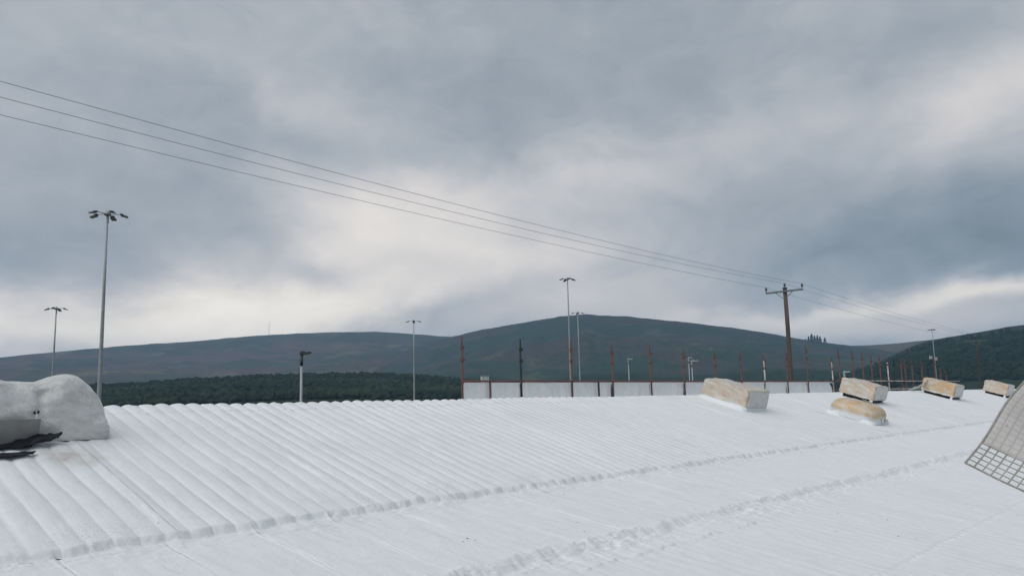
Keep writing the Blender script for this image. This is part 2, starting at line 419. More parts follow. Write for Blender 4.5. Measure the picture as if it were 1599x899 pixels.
def hill(name, crest, r_in, r_c, r_out, mat, prof=1.35, namp=.05, nscale=.0016, seed=0., nu=420, nv=110, pad=None):
    A = [azel(x, y) for x, y in crest]
    a = np.array([q[0] for q in A]); e = np.array([q[1] for q in A])
    if pad:
        a = np.concatenate([[math.radians(pad[0][0])], a, [math.radians(pad[1][0])]]); e = np.concatenate([[math.radians(pad[0][1])], e, [math.radians(pad[1][1])]])
    az_ = np.linspace(a[0], a[-1], nu)
    el_ = np.interp(az_, a, e)
    k = np.ones(5)/5; el_ = np.convolve(np.pad(el_, 2, 'edge'), k, 'valid')
    rc = r_c*(1+.05*np.sin(az_*9.+seed))
    t = np.concatenate([np.linspace(0, 1, nv*3//4), np.linspace(1, 2, nv-nv*3//4+1)[1:]])
    AZ, T = np.meshgrid(az_, t, indexing='ij')
    RC = rc[:, None]; EL = el_[:, None]
    r = np.where(T <= 1, r_in+(RC-r_in)*T, RC+(r_out-RC)*(T-1))
    H = RC*np.tan(EL)-GZ
    p = np.where(T <= 1, np.clip(T, 0, 1)**prof, 1-sstep(T, 1., 2.)*1.02)
    X = np.sin(AZ)*r; Y = np.cos(AZ)*r
    nz = fbm(X*nscale+seed, Y*nscale-seed, 6, .55)
    gul = np.abs(fbm(AZ*22+seed*3, T*1.6+seed, 4, .5))
    w = np.clip(T*2.2, 0, 1)*np.where(T <= 1, 1-.93*sstep(T, .72, 1.), .07)
    Z = GZ+H*p + H*w*(namp*2.2*nz - namp*.5*gul) - .5*(T < .01)
    Z += H*.006*fbm(X*nscale*12, Y*nscale*12, 3)*np.clip(T*3, 0, 1)
    me = np_mesh(name, np.stack([X, Y, Z], -1).reshape(-1, 3), grid_faces(nu, len(t))[:, ::-1])
    o = link(name, me, mat); tag(o, kind='structure')
    return (az_, t, X, Y, Z)
hill('hill', [(0,558),(60,551),(120,546),(180,541),(240,536),(300,533),(360,527),(420,522.5),(480,520),(540,518.5),(590,518.5),(640,521),(690,525),(760,530),(850,536),(950,545)],
     1500., 4150., 4850., 'moor_left', 1.45, .05, .0009, 3.3, pad=((-45, 2.6), (85, 1.5)))
hill('hill.001', [(560,575),(640,545),(690,530),(720,523),(760,514),(800,507),(850,498),(885,492.5),(920,490.5),(955,493),(985,493.5),(1020,498),(1060,502),(1100,505.5),(1150,512),(1200,519.5),(1250,529),(1310,537),(1370,545),(1450,560),(1540,580)],
     1200., 2900., 4000., 'moor_right', 1.3, .055, .0013, 8.1, pad=((20, .2), (98, .1)))
hill('hill.002', [(1150,570),(1250,552),(1310,540),(1370,539),(1420,534),(1470,529),(1520,525),(1599,520)],
     1700., 3700., 4600., 'moor_pale', 1.3, .04, .0011, 1.7, nu=260, pad=((40, .3), (140, 4.2)))
H3 = hill('hill.003', [(1290,592),(1370,565),(1430,537),(1455,531),(1500,523),(1540,517),(1570,511),(1599,507.5)],
     850., 2000., 3000., 'moor_dark', 1.25, .05, .0018, 5.9, nu=300, pad=((60, .1), (150, 6.5)))
HW = hill('hill.004', [(0,609),(60,606),(120,604),(180,606),(205,603),(260,598),(330,594),(400,590),(480,587),(560,586),(640,588),(700,594),(740,598),(800,606)],
     420., 1150., 1900., 'wood_floor', 1.15, .03, .004, 2.2, nu=300, nv=90, pad=((-60, 2.0), (80, .2))) if 'wood_floor' in MATS or material('wood_floor', (.02,.03,.015), 1., spec=.05) else None

# ------------------------------------------------------------------ woods seen as one mass
def ico():
    bm = bmesh.new(); bmesh.ops.create_icosphere(bm, subdivisions=2, radius=1.)
    v = np.array([q.co[:] for q in bm.verts]); f = np.array([[q.index for q in p.verts] for p in bm.faces]); bm.free()
    return v, f
IV, IF = ico()
CROWNS = []
for k in range(10):
    v = IV.copy()
    d = np.array([mnoise.noise(Vector(q)*2.1+Vector((k*7., 0, 0))) for q in v]); d2 = np.array([mnoise.noise(Vector(q)*5.+Vector((k*3., 5, 0))) for q in v])
    v = v*(1+.38*d+.30*d2)[:, None]; CROWNS.append(v)
def crown_mass(name, P, R0, Hs, mat, label, cat):
    V = []; F = []; o = 0
    for i, p in enumerate(P):
        c = CROWNS[i % 10]; a = random.uniform(0, 6.28); ca, sa = math.cos(a), math.sin(a)
        rr = R0*random.uniform(.55, 1.5); hh = Hs*random.uniform(.45, 1.5)
        q = np.stack([(c[:,0]*ca-c[:,1]*sa)*rr+p[0], (c[:,0]*sa+c[:,1]*ca)*rr+p[1], c[:,2]*hh+p[2]+hh*.35], 1)
        V.append(q); F.append(IF+o); o += len(q)
    me = np_mesh(name, np.concatenate(V), np.concatenate(F), smooth=False)
    return tag(link(name, me, mat), label, cat, kind='stuff')
def scatter(H, n, azr, tr):
    az_, t, X, Y, Z = H; P = []
    while len(P) < n:
        a = math.radians(random.uniform(*azr)); tt = random.uniform(tr[0], tr[1])
        i = int(np.clip(np.searchsorted(az_, a), 1, len(az_)-1)); j = int(np.clip(np.searchsorted(t, tt), 1, len(t)-1))
        f = (a-az_[i-1])/(az_[i]-az_[i-1]); h = (tt-t[j-1])/(t[j]-t[j-1])
        def b(A): return A[i-1,j-1]*(1-f)*(1-h)+A[i,j-1]*f*(1-h)+A[i-1,j]*(1-f)*h+A[i,j]*f*h
        P.append((b(X), b(Y), b(Z)))
    return P
crown_mass('woodland', scatter(HW, 9000, (10, 50), (.34, 1.02)), 3.8, 3.2, 'wood_leaf', 'dark broadleaf wood covering the low rise behind the left half of the roof', 'woodland')
crown_mass('woodland', scatter(H3, 2600, (66, 88), (.25, .86)), 4.8, 6.0, 'conifer_leaf', 'dark blue-green wood on the lower slope of the hill at the far right', 'woodland')

# ------------------------------------------------------------------ the building under the roof
BUILD = empty('industrial_building', (0, 0, GZ)); tag(BUILD, 'long industrial building with freshly white coated corrugated roof in the foreground', 'building')
YR, ZR = 7.717, .061
T17, T9 = math.tan(math.radians(17)), math.tan(math.radians(9))
Y1, ZL1 = 5.08, -.794; Y2 = 3.75; Y3 = 2.17; Y0 = -7.0
PITCH = .1525; PX0 = 3.04
def profile(X, w=0.):                                       # broad round crest, narrow valley
    s = np.abs(np.sin(np.pi*((X-PX0)/PITCH+.5+w)))
    return (s*s+.004)**.27
def flute(X, k):                                            # every flute was coated differently
    i = np.floor((X-PX0)/PITCH+.5)
    return np.sin(i*12.9898+k*78.233)*.5+np.sin(i*4.137+k*3.1)*.5
def roof_height(X, Y):
    c = profile(X, .06*fbm(X*.9+2, Y*.8, 2))
    bigwob = fbm(X*.55+3, Y*.7, 3)
    sm = fbm(X*4.1, Y*4.1, 4, .55)
    drag = fbm(X*11., Y*1.7+4, 3, .5)                       # spray runs down the flutes
    # upper slope
    up = ZR-(YR-Y)*T17
    amp = (.0150+.0070*sstep(Y, YR-.8, YR))*(1-.60*sstep(X, 6.5, 15.))*np.clip(1+.45*fbm(X*1.3, Y*1.1+5, 3), .30, 1.6)
    zu = up + amp*(c-.72) + .007*bigwob + .0032*sm + .0018*drag
    cap = sstep(Y, YR-.24+.012*(c-.5)+.02*fbm(X*6, Y*0+2, 2), YR-.225)
    zu = zu+.008*cap*(.7+.5*fbm(X*7, Y*7+1, 2))
    # lower sheets
    lo = ZL1-(Y1-Y)*T9
    ca = .0012+.0050*sstep(X, 4.6, 9.)*np.clip(.4+1.3*fbm(X*.8+9, X*0+Y*.15, 2), .05, 1.2)
    zm = lo+ca*(c-.7)+.006*bigwob+.0024*sm+.0010*drag
    u = (X-2.31)/.61; iu = np.floor(u+.5); fu = (u-iu)*.61+.014*fbm(Y*2.2+iu*3.7, X*0+1.5, 2)
    stren = np.clip(.75+.7*fbm(iu*3.3+.5, Y*1.4, 2), .15, 1.5)*(1-.55*sstep(X, 7., 12.))
    zm = zm+(.0075*np.exp(-(fu/.010)**2)-.0065*np.exp(-((fu-.020)/.009)**2))*stren
    # foam heaped under the first lap
    ye = Y1-.022*(c-.5)+.034*fbm(X*2.6, X*0+4, 4)
    d = ye-Y
    lump = fbm(X*7, Y*9+3, 3, .5); fold = np.abs(fbm(X*2.6+2, Y*15+6, 3, .5))
    heap = np.clip(.75+1.3*fbm(X*1.3+30, X*0, 3), .05, 1.7)
    zm = zm+(.016+.020*np.clip(lump+.25, 0, 2))*np.exp(-np.clip(d, 0, 9)/.10)*heap-.011*fold*np.exp(-((d-.14)/.10)**2)
    k1 = sstep(d, -.016, .040+.012*lump)
    z = zu*(1-k1)+zm*k1
    # second lap: torn, heavily foamed edge
    rag = fbm(X*2.3+11, X*0+.5, 4, .6)
    y2 = Y2+.045*rag
    d2 = y2-Y
    rough = fbm(X*5.2+5+2*Y, Y*9, 4, .5); rid = 1-2.2*np.abs(fbm(X*3.1+8, Y*10+2+X*1.1, 4, .5))
    thick = np.clip(.75+.6*fbm(X*.9+50, X*0+2, 2), .3, 1.4)
    band = np.exp(-np.clip(-d2, 0, 9)/.030)*np.exp(-np.clip(d2-.14, 0, 9)/.15)*thick
    lo2 = lo-.050+.003*(c-.7)*1.4+.006*bigwob+.0028*sm+.0012*drag
    sc = sstep(X, 4.0, 4.8)*(1-sstep(X, 7.2, 9.))
    d3 = (Y2-.33-.035*(c-.5)+.02*fbm(X*2.7, X*0+8, 2))-Y
    lo2 = lo2+.016*sc*(1-sstep(d3, 0., .03))*np.clip(.5+fbm(X*2, Y*2+60, 2), 0, 1)
    k2 = sstep(d2, -.02, .105)
    z = z*(1-k2)+lo2*k2
    z = z+band*(.010*rough+.010*np.clip(rid, -1, 1)+.005+.006*drag)
    # third joint: a line of sunk fixings
    d4 = Y-(Y3+.02*fbm(X*1.7, X*0+3, 3))
    dot = np.cos(2*np.pi*X/.118+2.6*fbm(X*2.0, X*0+7, 2))
    z = z-.011*np.exp(-(d4/.020)**2)*np.clip(dot*np.clip(.6+fbm(X*3, X*0+70, 2), .1, 1.2), 0, 1)-.004*np.exp(-((d4+.01)/.03)**2)+.0025*np.exp(-((d4-.035)/.02)**2)
    # trodden scuffs
    z = z+.005*np.clip(fbm(X*3.4+40, Y*3.4, 5, .65)-.40, 0, 1)*sstep(-Y, -Y1-.05, -Y1+.2)
    return z
def xs_range(a, b, d): return np.linspace(a, b, max(2, int(round(abs(b-a)/d))+1))
def row_ys(segs):
    o = [np.array([segs[0][0]])]
    for a, b, d in segs:
        o.append(xs_range(a, b, d)[1:])
    return np.concatenate(o)
U_Y = row_ys([(YR, YR-.30, .012), (YR-.30, Y1+.12, .06), (Y1+.12, Y1-.06, .0065)])
M_Y = row_ys([(Y1-.06, Y1-.32, .009), (Y1-.32, Y2+.16, .026), (Y2+.16, Y2-.06, .009)])
L_Y = row_ys([(Y2-.06, Y2-.48, .009), (Y2-.48, Y3+.14, .028), (Y3+.14, Y3-.12, .011), (Y3-.12, .4, .06), (.4, Y0, .25)])
def roof_panel(name, xa, xb, dxx, ys):
    xs = xs_range(xa, xb, dxx)
    X, Y = np.meshgrid(xs, ys, indexing='ij')
    Z = roof_height(X, Y)
    me = np_mesh(name, np.stack([X, Y, Z-GZ], -1).reshape(-1, 3), grid_faces(len(xs), len(ys))[:, ::-1])
    e = .004
    gx = (roof_height(X+e, Y)-roof_height(X-e, Y))/(2*e); gy = (roof_height(X, Y+e)-roof_height(X, Y-e))/(2*e)
    N = np.stack([-gx, -gy, np.ones_like(gx)], -1).reshape(-1, 3); N /= np.linalg.norm(N, axis=1)[:, None]
    me.normals_split_custom_set_from_vertices(N.tolist())
    return link(name, me, 'white_coat', BUILD)
def lod(x):
    if x < .9: return .035
    if x < 7.5: return .0127
    if x < 14: return .019
    if x < 30: return .0305
    return .051
def thin(ys, x):
    if x < 10: return ys
    s = 2 if x < 22 else 3
    return np.concatenate([ys[:-1:s], ys[-1:]])
X_START, X_END = PX0-PITCH/2-.61*12, 76.
def rows(ys, w_near, name):
    x = X_START+(0 if name == 'corrugated_sheet' else .0)
    while x < X_END:
        w = w_near if x < 15 else (2.44 if x < 36 else 6.1)
        roof_panel(name, x, x+w, lod(x), thin(ys, x)); x += w
rows(U_Y, 1.22, 'corrugated_sheet')
rows(M_Y, .61, 'roof_panel')
rows(L_Y, 1.22, 'lower_roof_panel')
# far slope down to the far eaves, walls to the ground
YF = 14.2
xs = xs_range(X_START, X_END, .0763*.5 if False else .07625); ys = xs_range(YR, YF, .45)
X, Y = np.meshgrid(xs, ys, indexing='ij')
near_fade = np.clip((Y-YR)/.4, 0, 1)
Zt = roof_height(X, 0*X+YR-.0005)
Z = Zt-(Y-YR)*T17-.002
me = np_mesh('far_roof_slope', np.stack([X, Y, Z-GZ], -1).reshape(-1, 3), grid_faces(len(xs), len(ys))[:, ::-1])
link('far_roof_slope', me, 'far_coat', BUILD)
def wall(name, x0, x1, y0, y1, z1):
    b = MB(); b.box(((x0+x1)/2, (y0+y1)/2, z1/2), (x1-x0, y1-y0, z1)); b.build(name, 'wall_cladding', BUILD)
XE = X_START+.15; XF = X_END+2.
wall('front_wall', XE, XF, Y0+.1, Y0+.35, ZL1-(Y1-Y0)*T9-.25-GZ)
wall('rear_wall', XE, XF, YF-.6, YF-.35, ZR-(YF-YR)*T17-.05-GZ)

# ------------------------------------------------------------------ things on the roof
def roof_frame(x, y):
    """origin on the upper slope; local x along the ridge, y up the slope, z off the slope"""
    o = Vector((x, y, ZR-(YR-y)*T17+.006)); c, s = math.cos(math.radians(17)), math.sin(math.radians(17))
    return o, (math.radians(17), 0, 0)
def superbox(nu, nv, fn):
    u = np.linspace(0, 1, nu); v = np.linspace(0, 1, nv)
    U, Vv = np.meshgrid(u, v, indexing='ij')
    return np_mesh('m', fn(U, Vv).reshape(-1, 3), grid_faces(nu, nv)), U, Vv
def wrapped_box(w, l, h, seed, z0=0., hump=.0, r=.022, wr=.021, taper=.025):
    """closed crumpled box: a rounded-square tube of film drawn over a vent, ends gathered"""
    bm = bmesh.new(); bmesh.ops.create_cube(bm, size=1.)
    bmesh.ops.subdivide_edges(bm, edges=list(bm.edges), cuts=19, use_grid_fill=True)
    for v in bm.verts:
        p = v.co.copy()*2.                                     # -1..1
        q = Vector((math.copysign(abs(p.x)**1., p.x), p.y, p.z))
        # round the edges
        def rnd(a, b): return 1-.5*max(0., abs(a)-1+r*6)*max(0., abs(b)-1+r*6)*2.2
        kx = rnd(q.y, q.z); ky = rnd(q.x, q.z); kz = rnd(q.x, q.y)
        top = (q.z+1)/2
        x = q.x*w/2*kx*(1-taper*top); y = q.y*l/2*ky*(1-taper*top); z = z0+(q.z*kz+1)*h/2
        z += hump*top*(1-q.x*q.x*.7)*math.exp(-((q.y-.35)/.55)**2)
        # sag of the film between frame members, creases
        s = mnoise.noise(Vector((x*3.+seed, y*3., z*4.))); f = mnoise.noise(Vector((x*11.+seed, y*9., z*14.)))
        dirn = Vector((p.x if abs(p.x) > .99 else 0, p.y if abs(p.y) > .99 else 0, p.z if p.z > .99 else 0))
        if dirn.length: dirn.normalize()
        inn = (1-abs(p.x)**4)*(abs(p.y) > .99)+(1-abs(p.y)**4)*(abs(p.x) > .99)+(1-max(abs(p.x), abs(p.y))**4)*(p.z > .99)
        cr = 1-2.6*abs(mnoise.noise(Vector((x*5.+seed*2, y*4.-z*6., z*6.+x*4.))))
        d = -.016*inn+wr*(.8*s+.5*f+.55*cr)
        if p.z < -.99: d = 0
        v.co = Vector((x, y, z))+dirn*d
        if p.z < -.9: v.co.z = z0+.015*mnoise.noise(Vector((x*7+seed, y*7, 0)))
    me = bpy.data.meshes.new('m'); bm.to_mesh(me); bm.free()
    me.polygons.foreach_set('use_smooth', [True]*len(me.polygons))
    return me
def skirt(w, l, h, out=.03, seed=0.):
    b = []
    n = 40; V = []; F = []
    for k in range(n):
        t = 2*math.pi*k/n; c, s = math.cos(t), math.sin(t)
        m = max(abs(c), abs(s)); x, y = c/m, s/m
        e = out*(1+.7*mnoise.noise(Vector((x*2.1+seed, y*2.1, 1.))))
        V += [((x*(w/2+e)), (y*(l/2+e)), -.02), (x*(w/2+e*.5), y*(l/2+e*.5), h*.5*(1+.3*mnoise.noise(Vector((x*3+seed, y*3, 4.))))), (x*(w/2+.004), y*(l/2+.004), h), (x*(w/2-.05), y*(l/2-.05), h-.004)]
    for k in range(n):
        for j in range(3): F.append((k*4+j, ((k+1) % n)*4+j, ((k+1) % n)*4+j+1, k*4+j+1))
    return np_mesh('m', V, F)
def vent(x0, x1, ya, yb, h, label, raised, seed, mat='film_tan', hump=.03, tape=None):
    xc, yc = (x0+x1)/2, (ya+yb)/2; w = x1-x0; l = (yb-ya)/math.cos(math.radians(17))
    o, rot = roof_frame(xc, yc)
    e = empty('wrapped_roof_vent', o); e.rotation_euler = rot
    tag(e, label, 'roof vent', 'polythene wrapped vents near the ridge')
    z0 = .075 if raised else .05
    link('polythene_wrap', wrapped_box(w, l, h-z0, seed, z0, hump), mat, e)
    # pale end sheet folded over the lower end
    b = wrapped_box(w*.96, .05, h-z0-.012, seed+3, z0+.004, 0., .02, .015, .02)
    link('end_fold', b, 'film_pale', e, (0, -l/2+.012, 0))
    if raised:
        for sx in (-1, 1):
            for sy in (-1, 1):
                m = MB(); m.box((sx*(w/2-.05), sy*(l/2-.06), .03), (.05, .06, .12)); m.build('foot', 'white_coat', e)
        m = MB(); m.box((0, 0, .035), (w*.80, l*.86, .06)); m.build('gap_shade', 'black_plastic', e)  # black block standing in for the shade in the gap under the vent
    else:
        link('upstand_skirt', skirt(w, l, .06, .022, seed), 'white_coat', e)
    return e, w, l
vent(13.46, 14.26, 6.70, 7.58, .36, 'large squat vent wrapped in tan polythene, nearest on the right slope, pale lower end', False, 1.3, hump=.03)
vent(20.10, 20.98, 6.74, 7.53, .42, 'wrapped box vent on feet with dark gap below, just behind the rounded orange one', True, 7.7, hump=.03)
eD, wD, lD = vent(27.05, 28.02, 6.73, 7.62, .44, 'orange-sided wrapped box vent with loose strip of film trailing from its left', True, 13.1, 'film_orange', .03)
eE, wE, lE = vent(33.8, 34.8, 6.66, 7.41, .46, 'farthest wrapped box vent, partly hidden behind the grey mesh sheet', True, 22.9, hump=.02)
def strip(e, p0, p1, wd, name='loose_film'):
    m = MB(); a, b = Vector(p0), Vector(p1); pts = []
    N = 10; V = []
    for k in range(N+1):
        t = k/N; p = a.lerp(b, t)-Vector((0, 0, .09*math.sin(t*math.pi)*(1-t)))
        q = wd*(1-.35*t)
        V += [p+Vector((0, q*.3, -q*.6+.01*math.sin(k*2.1))), p+Vector((0, -q*.3, q*.4+.012*math.cos(k*1.7)))]
    V2 = [v+Vector((.004, .006, .0)) for v in V]
    F = [(2*k, 2*k+2, 2*k+3, 2*k+1) for k in range(N)]; o = len(V)
    F2 = [(o+2*k+1, o+2*k+3, o+2*k+2, o+2*k) for k in range(N)]
    side = [(2*k+1, 2*k+3, o+2*k+3, o+2*k+1) for k in range(N)]+[(2*k, o+2*k, o+2*k+2, 2*k+2) for k in range(N)]
    m.add(V+V2, F+F2+side); return m.build(name, 'film_pale', e, smooth=True)
strip(eD, (-wD/2+.02, lD/2-.10, .36), (-wD/2-.75, lD/2+.12, .02), .16)

# the rounded vent
xc, yc = 16.88, 5.98
o, rot = roof_frame(xc, yc)
eC = empty('wrapped_roof_vent', o); eC.rotation_euler = rot
tag(eC, 'low rounded vent wrapped in orange-brown film with a dark square of tape on top', 'roof vent', 'polythene wrapped vents near the ridge')
w, l, h = .86, .98, .36
nu, nv = 56, 26
U = np.linspace(0, 2*np.pi, nu); Vv = np.linspace(0, 1, nv)
def sgnp(a, p): return np.sign(a)*np.abs(a)**p
UU, VV = np.meshgrid(U, Vv, indexing='ij')
up = np.clip((VV-.30)/.70, 0, 1)*np.pi/2
rad = np.where(VV < .30, 1.0, np.cos(up)**.75)
zz = np.where(VV < .30, h*.35*(VV/.30), h*.35+h*.65*np.sin(up)**.9)
xx = sgnp(np.cos(UU), .62)*w/2*rad; yy = sgnp(np.sin(UU), .62)*l/2*rad
V = np.stack([xx, yy, zz], -1).reshape(-1, 3)
for i, q in enumerate(V):
    d = .016*mnoise.noise(Vector(q)*4.+Vector((9, 0, 0)))+.010*mnoise.noise(Vector(q)*13.)
    V[i] = q*(1+d/.45)
link('polythene_wrap', np_mesh('m', V, grid_faces(nu, nv)), 'film_orange', eC)
link('upstand_skirt', skirt(w*.95, l*.96, .05, .015, 4.4), 'white_coat', eC)
m = MB(); m.box((.12, -.10, h*1.0), (.15, .20, .012), Matrix.Rotation(.1, 3, 'Y') @ Matrix.Rotation(.12, 3, 'X')); m.build('tape_patch', 'panel_grey', eC)
for k in range(7):
    m = MB(); m.box((w*.05+.06*k-.15+random.uniform(-.01, .01), -l/2-.01+random.uniform(-.015, .02), .05+random.uniform(0, .05)), (.045, .03, .06), Matrix.Rotation(random.uniform(-.6, .6), 3, 'Y'))
    m.build('gathered_pleat', 'film_pale', eC, bevel=.008)
m = MB(); m.tube([(-w*.46, l*.42, .12), (-w*.47, 0, .115), (-w*.44, -l*.42, .12), (0, -l*.505, .12), (w*.44, -l*.42, .12), (w*.47, 0, .115)], .008, 6); m.build('tie_cord', 'film_pale', eC, smooth=True)

# the big wrapped cowl at the left edge
o, rot = roof_frame(2.2, 7.2)
eL = empty('wrapped_cowl', (2.2, 6.86, -.25)); tag(eL, 'large cowl shrouded in dusty grey polythene at the left edge of the roof', 'roof cowl')
def zroof(y): return ZR-(YR-y)*T17
TX = [(1.05, .30), (1.35, .46), (1.55, .53), (1.72, .545), (1.86, .535), (1.94, .50), (1.99, .482), (2.10, .480), (2.20, .485), (2.26, .50), (2.33, .528), (2.41, .545), (2.47, .530), (2.53, .487), (2.58, .435), (2.63, .345), (2.66, .25), (2.69, .12), (2.698, -.01)]
tx = np.array([a for a, _ in TX]); tz = np.array([b for _, b in TX])
nu, nv = 130, 70
su = np.linspace(0, 1, nu); Xs = 1.05+1.648*(1-(1-su)**1.6)
Tz = np.interp(Xs, tx, tz); Tz = np.convolve(np.pad(Tz, 2, 'edge'), np.ones(5)/5, 'valid')
sec = np.array([(0.0, 0.), (-.012, .25), (-.015, .5), (.0, .72), (.045, .90), (.13, .985), (.28, 1.0), (.45, .97), (.60, .86), (.68, .6), (.70, .0)])
sv = np.linspace(0, 1, len(sec)); tv = np.linspace(0, 1, nv)
cy, ch = np.interp(tv, sv, sec[:, 0]), np.interp(tv, sv, sec[:, 1])
kk = np.ones(5)/5
cy = np.convolve(np.pad(cy, 2, 'edge'), kk, 'valid'); ch = np.convolve(np.pad(ch, 2, 'edge'), kk, 'valid'); ch[0] = 0
V = []
for i in range(nu):
    for j in range(nv):
        x = Xs[i]; y = 6.86+cy[j]*(1.0-.25*su[i]**6); zb = zroof(y)-.0
        base = -.235 if y < 6.95 else zroof(y)-.02
        z = -.215+(Tz[i]-.01)*ch[j] if ch[j] > .05 else min(-.205, zroof(y)+.01)
        p = Vector((x, y, z))
        wk = .026*mnoise.noise(p*4.+Vector((3, 1, 0)))-.030*math.exp(-((x-2.18-.12*(z-.1))/.035)**2)*max(0., min(1., (z+.15)/.2))*(1. if ch[j] < .85 and tv[j] < .45 else .25)+.012*mnoise.noise(Vector((x*9, y*9, z*16)))+.016*(1-2.4*abs(mnoise.noise(Vector((x*4+z*6, y*3, z*4-x*2)))))
        # gathers where the film is pulled in at the lower right corner
        k = math.exp(-((x-2.62)/.16)**2-((z+.13)/.10)**2); wk += .026*k*mnoise.noise(Vector((x*6., 3., (z-x*.45)*26.)))
        if j in (0, nv-1): wk *= .3
        V.append((x-2.2+wk*.25, y-6.86-wk*(.9 if tv[j] < .45 else -.2), z+.25+wk*(.35 if ch[j] > .8 else .1)))
me = np_mesh('m', V, grid_faces(nu, nv)); link('polythene_shroud', me, 'film_grey', eL)
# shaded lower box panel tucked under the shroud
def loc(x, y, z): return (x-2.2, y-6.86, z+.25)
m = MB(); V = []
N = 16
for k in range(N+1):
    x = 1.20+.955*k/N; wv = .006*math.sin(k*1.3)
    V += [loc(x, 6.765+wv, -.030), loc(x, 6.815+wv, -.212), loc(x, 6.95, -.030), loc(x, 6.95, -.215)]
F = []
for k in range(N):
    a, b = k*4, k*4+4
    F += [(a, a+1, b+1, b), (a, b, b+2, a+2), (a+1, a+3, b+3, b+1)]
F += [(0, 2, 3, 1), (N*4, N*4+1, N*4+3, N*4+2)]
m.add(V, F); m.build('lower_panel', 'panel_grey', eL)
# crumpled black damp course below it
def ribbon(path, wd, seed, name):
    n = len(path); m = MB(); V = []; K = 7
    P = [Vector(p) for p in path]; S2 = 26
    for k in range(S2+1):
        t = k/S2*(n-1); i = min(int(t), n-2); p = P[i].lerp(P[i+1], t-i)
        ww = wd*(.55+.6*abs(mnoise.noise(Vector((k*.23+seed, 0, 0))))+.25)*(.7+.9*math.sin(k/S2*math.pi)**2)
        for j in range(K):
            s = j/(K-1)
            q = p+Vector((.02*math.sin(k*.7+j), -ww*s*.75, -ww*s*.30+.020*math.sin(s*8+k*.33+seed)+.022*mnoise.noise(Vector((k*.3, j*.6, seed)))))
            q.z = max(q.z, zroof(q.y)+.010+.006*j % .02); V.append(loc(*q))
    F = [(k*K+j, (k+1)*K+j, (k+1)*K+j+1, k*K+j+1) for k in range(S2) for j in range(K-1)]
    m.add(V, F); o = m.build(name, 'black_plastic', eL, smooth=True)
    sm = o.modifiers.new('thick', 'SOLIDIFY'); sm.thickness = .004
ribbon([yplane(-160, 702, 6.80), yplane(-60, 700, 6.80), yplane(20, 694, 6.80), yplane(60, 682, 6.80), yplane(92, 676, 6.80)], .12, 1.5, 'black_membrane')
ribbon([yplane(-160, 718, 6.62), yplane(-60, 712, 6.62), yplane(0, 708, 6.62), yplane(30, 708, 6.62), yplane(50, 714, 6.60)], .12, 6.2, 'black_membrane')
m = MB()
for px, py in ((54, 644), (60, 643)): q = yplane(px, py, 6.825); m.lathe(loc(*q), [(.004, -.012), (.009, -.004), (.009, .004), (.003, .012)], 8)
m.build('tie_knot', 'black_plastic', eL)
q = yplane(57, 651, 6.822); m = MB(); m.lathe(loc(*q), [(.002, -.022), (.006, -.01), (.005, .01), (.002, .02)], 8); m.build('foam_drip', 'white_coat', eL)

# grit and scraps lying on the coating
m = MB()
def scrap(x, y, s):
    a = random.uniform(0, 6.28); z = float(roof_height(np.array([[x]]), np.array([[y]]))[0, 0])
    M = Matrix.Rotation(a, 3, 'Z') @ Matrix.Rotation(random.uniform(-.4, .4), 3, 'X')
    m.box((x, y, z+s*.25), (s*random.uniform(.8, 2.), s*random.uniform(.5, 1.), s*.5), M)
for _ in range(80):
    x = 1.4+22*random.random()**1.8; y = random.uniform(2., 7.4); scrap(x, y, random.uniform(.002, .006))
T9N = (0, -math.sin(math.radians(9)), math.cos(math.radians(9)))
for px, py, s in ((730, 841, .009), (723, 845, .006), (742, 843, .006), (1385, 803, .008), (1402, 828, .007), (881, 771, .007)):
    d = ray(px, py); t = (Y1*T9N[1]+ZL1*T9N[2])/(d[1]*T9N[1]+d[2]*T9N[2]); q = d*t; scrap(q[0], q[1], s)
o = m.build('roof_grit', 'debris_dark'); tag(o, 'dark specks of grit and scraps scattered over the white roof', 'grit', kind='stuff')

# ------------------------------------------------------------------ scaffold with white sheeting beyond the ridge
SC = empty('scaffold', (14.52, 15., GZ)); tag(SC, 'rust-red tube scaffold edge protection with white sheeting beyond the roof ridge', 'scaffold')
def sl(x, y, z): return (x-14.52, y-15., z-GZ)
POSTS = [(720, 524, 'rust_paint'), (812, 529, 'dark_tube'), (891, 531, 'rust_paint'), (955, 536, 'rust_paint'), (1015, 538, 'rust_paint'), (1067, 544, 'rust_paint'), (1116, 545, 'rust_paint'), (1156, 547, 'rust_paint'),
         (1193, 552, 'pale_tube'), (1228, 549, 'rust_paint'), (1260, 539, 'rust_paint'), (1299, 556, 'pale_tube'), (1310, 544, 'rust_paint'), (1332, 546, 'rust_paint'), (1347, 549, 'rust_paint'), (1361, 552, 'rust_paint'),
         (1374, 555, 'rust_paint'), (1386, 558, 'pale_tube'), (1396, 558, 'dark_tube'), (1407, 561, 'rust_paint'), (1413, 560, 'rust_paint'), (1424, 562, 'rust_paint'), (1439, 564, 'rust_paint'), (1448, 566, 'dark_tube'), (1460, 559, 'rust_paint'), (1468, 574, 'rust_paint'), (1476, 578, 'rust_paint')]
def railz(X): return .584+(X-14.52)*.0029
PX = []
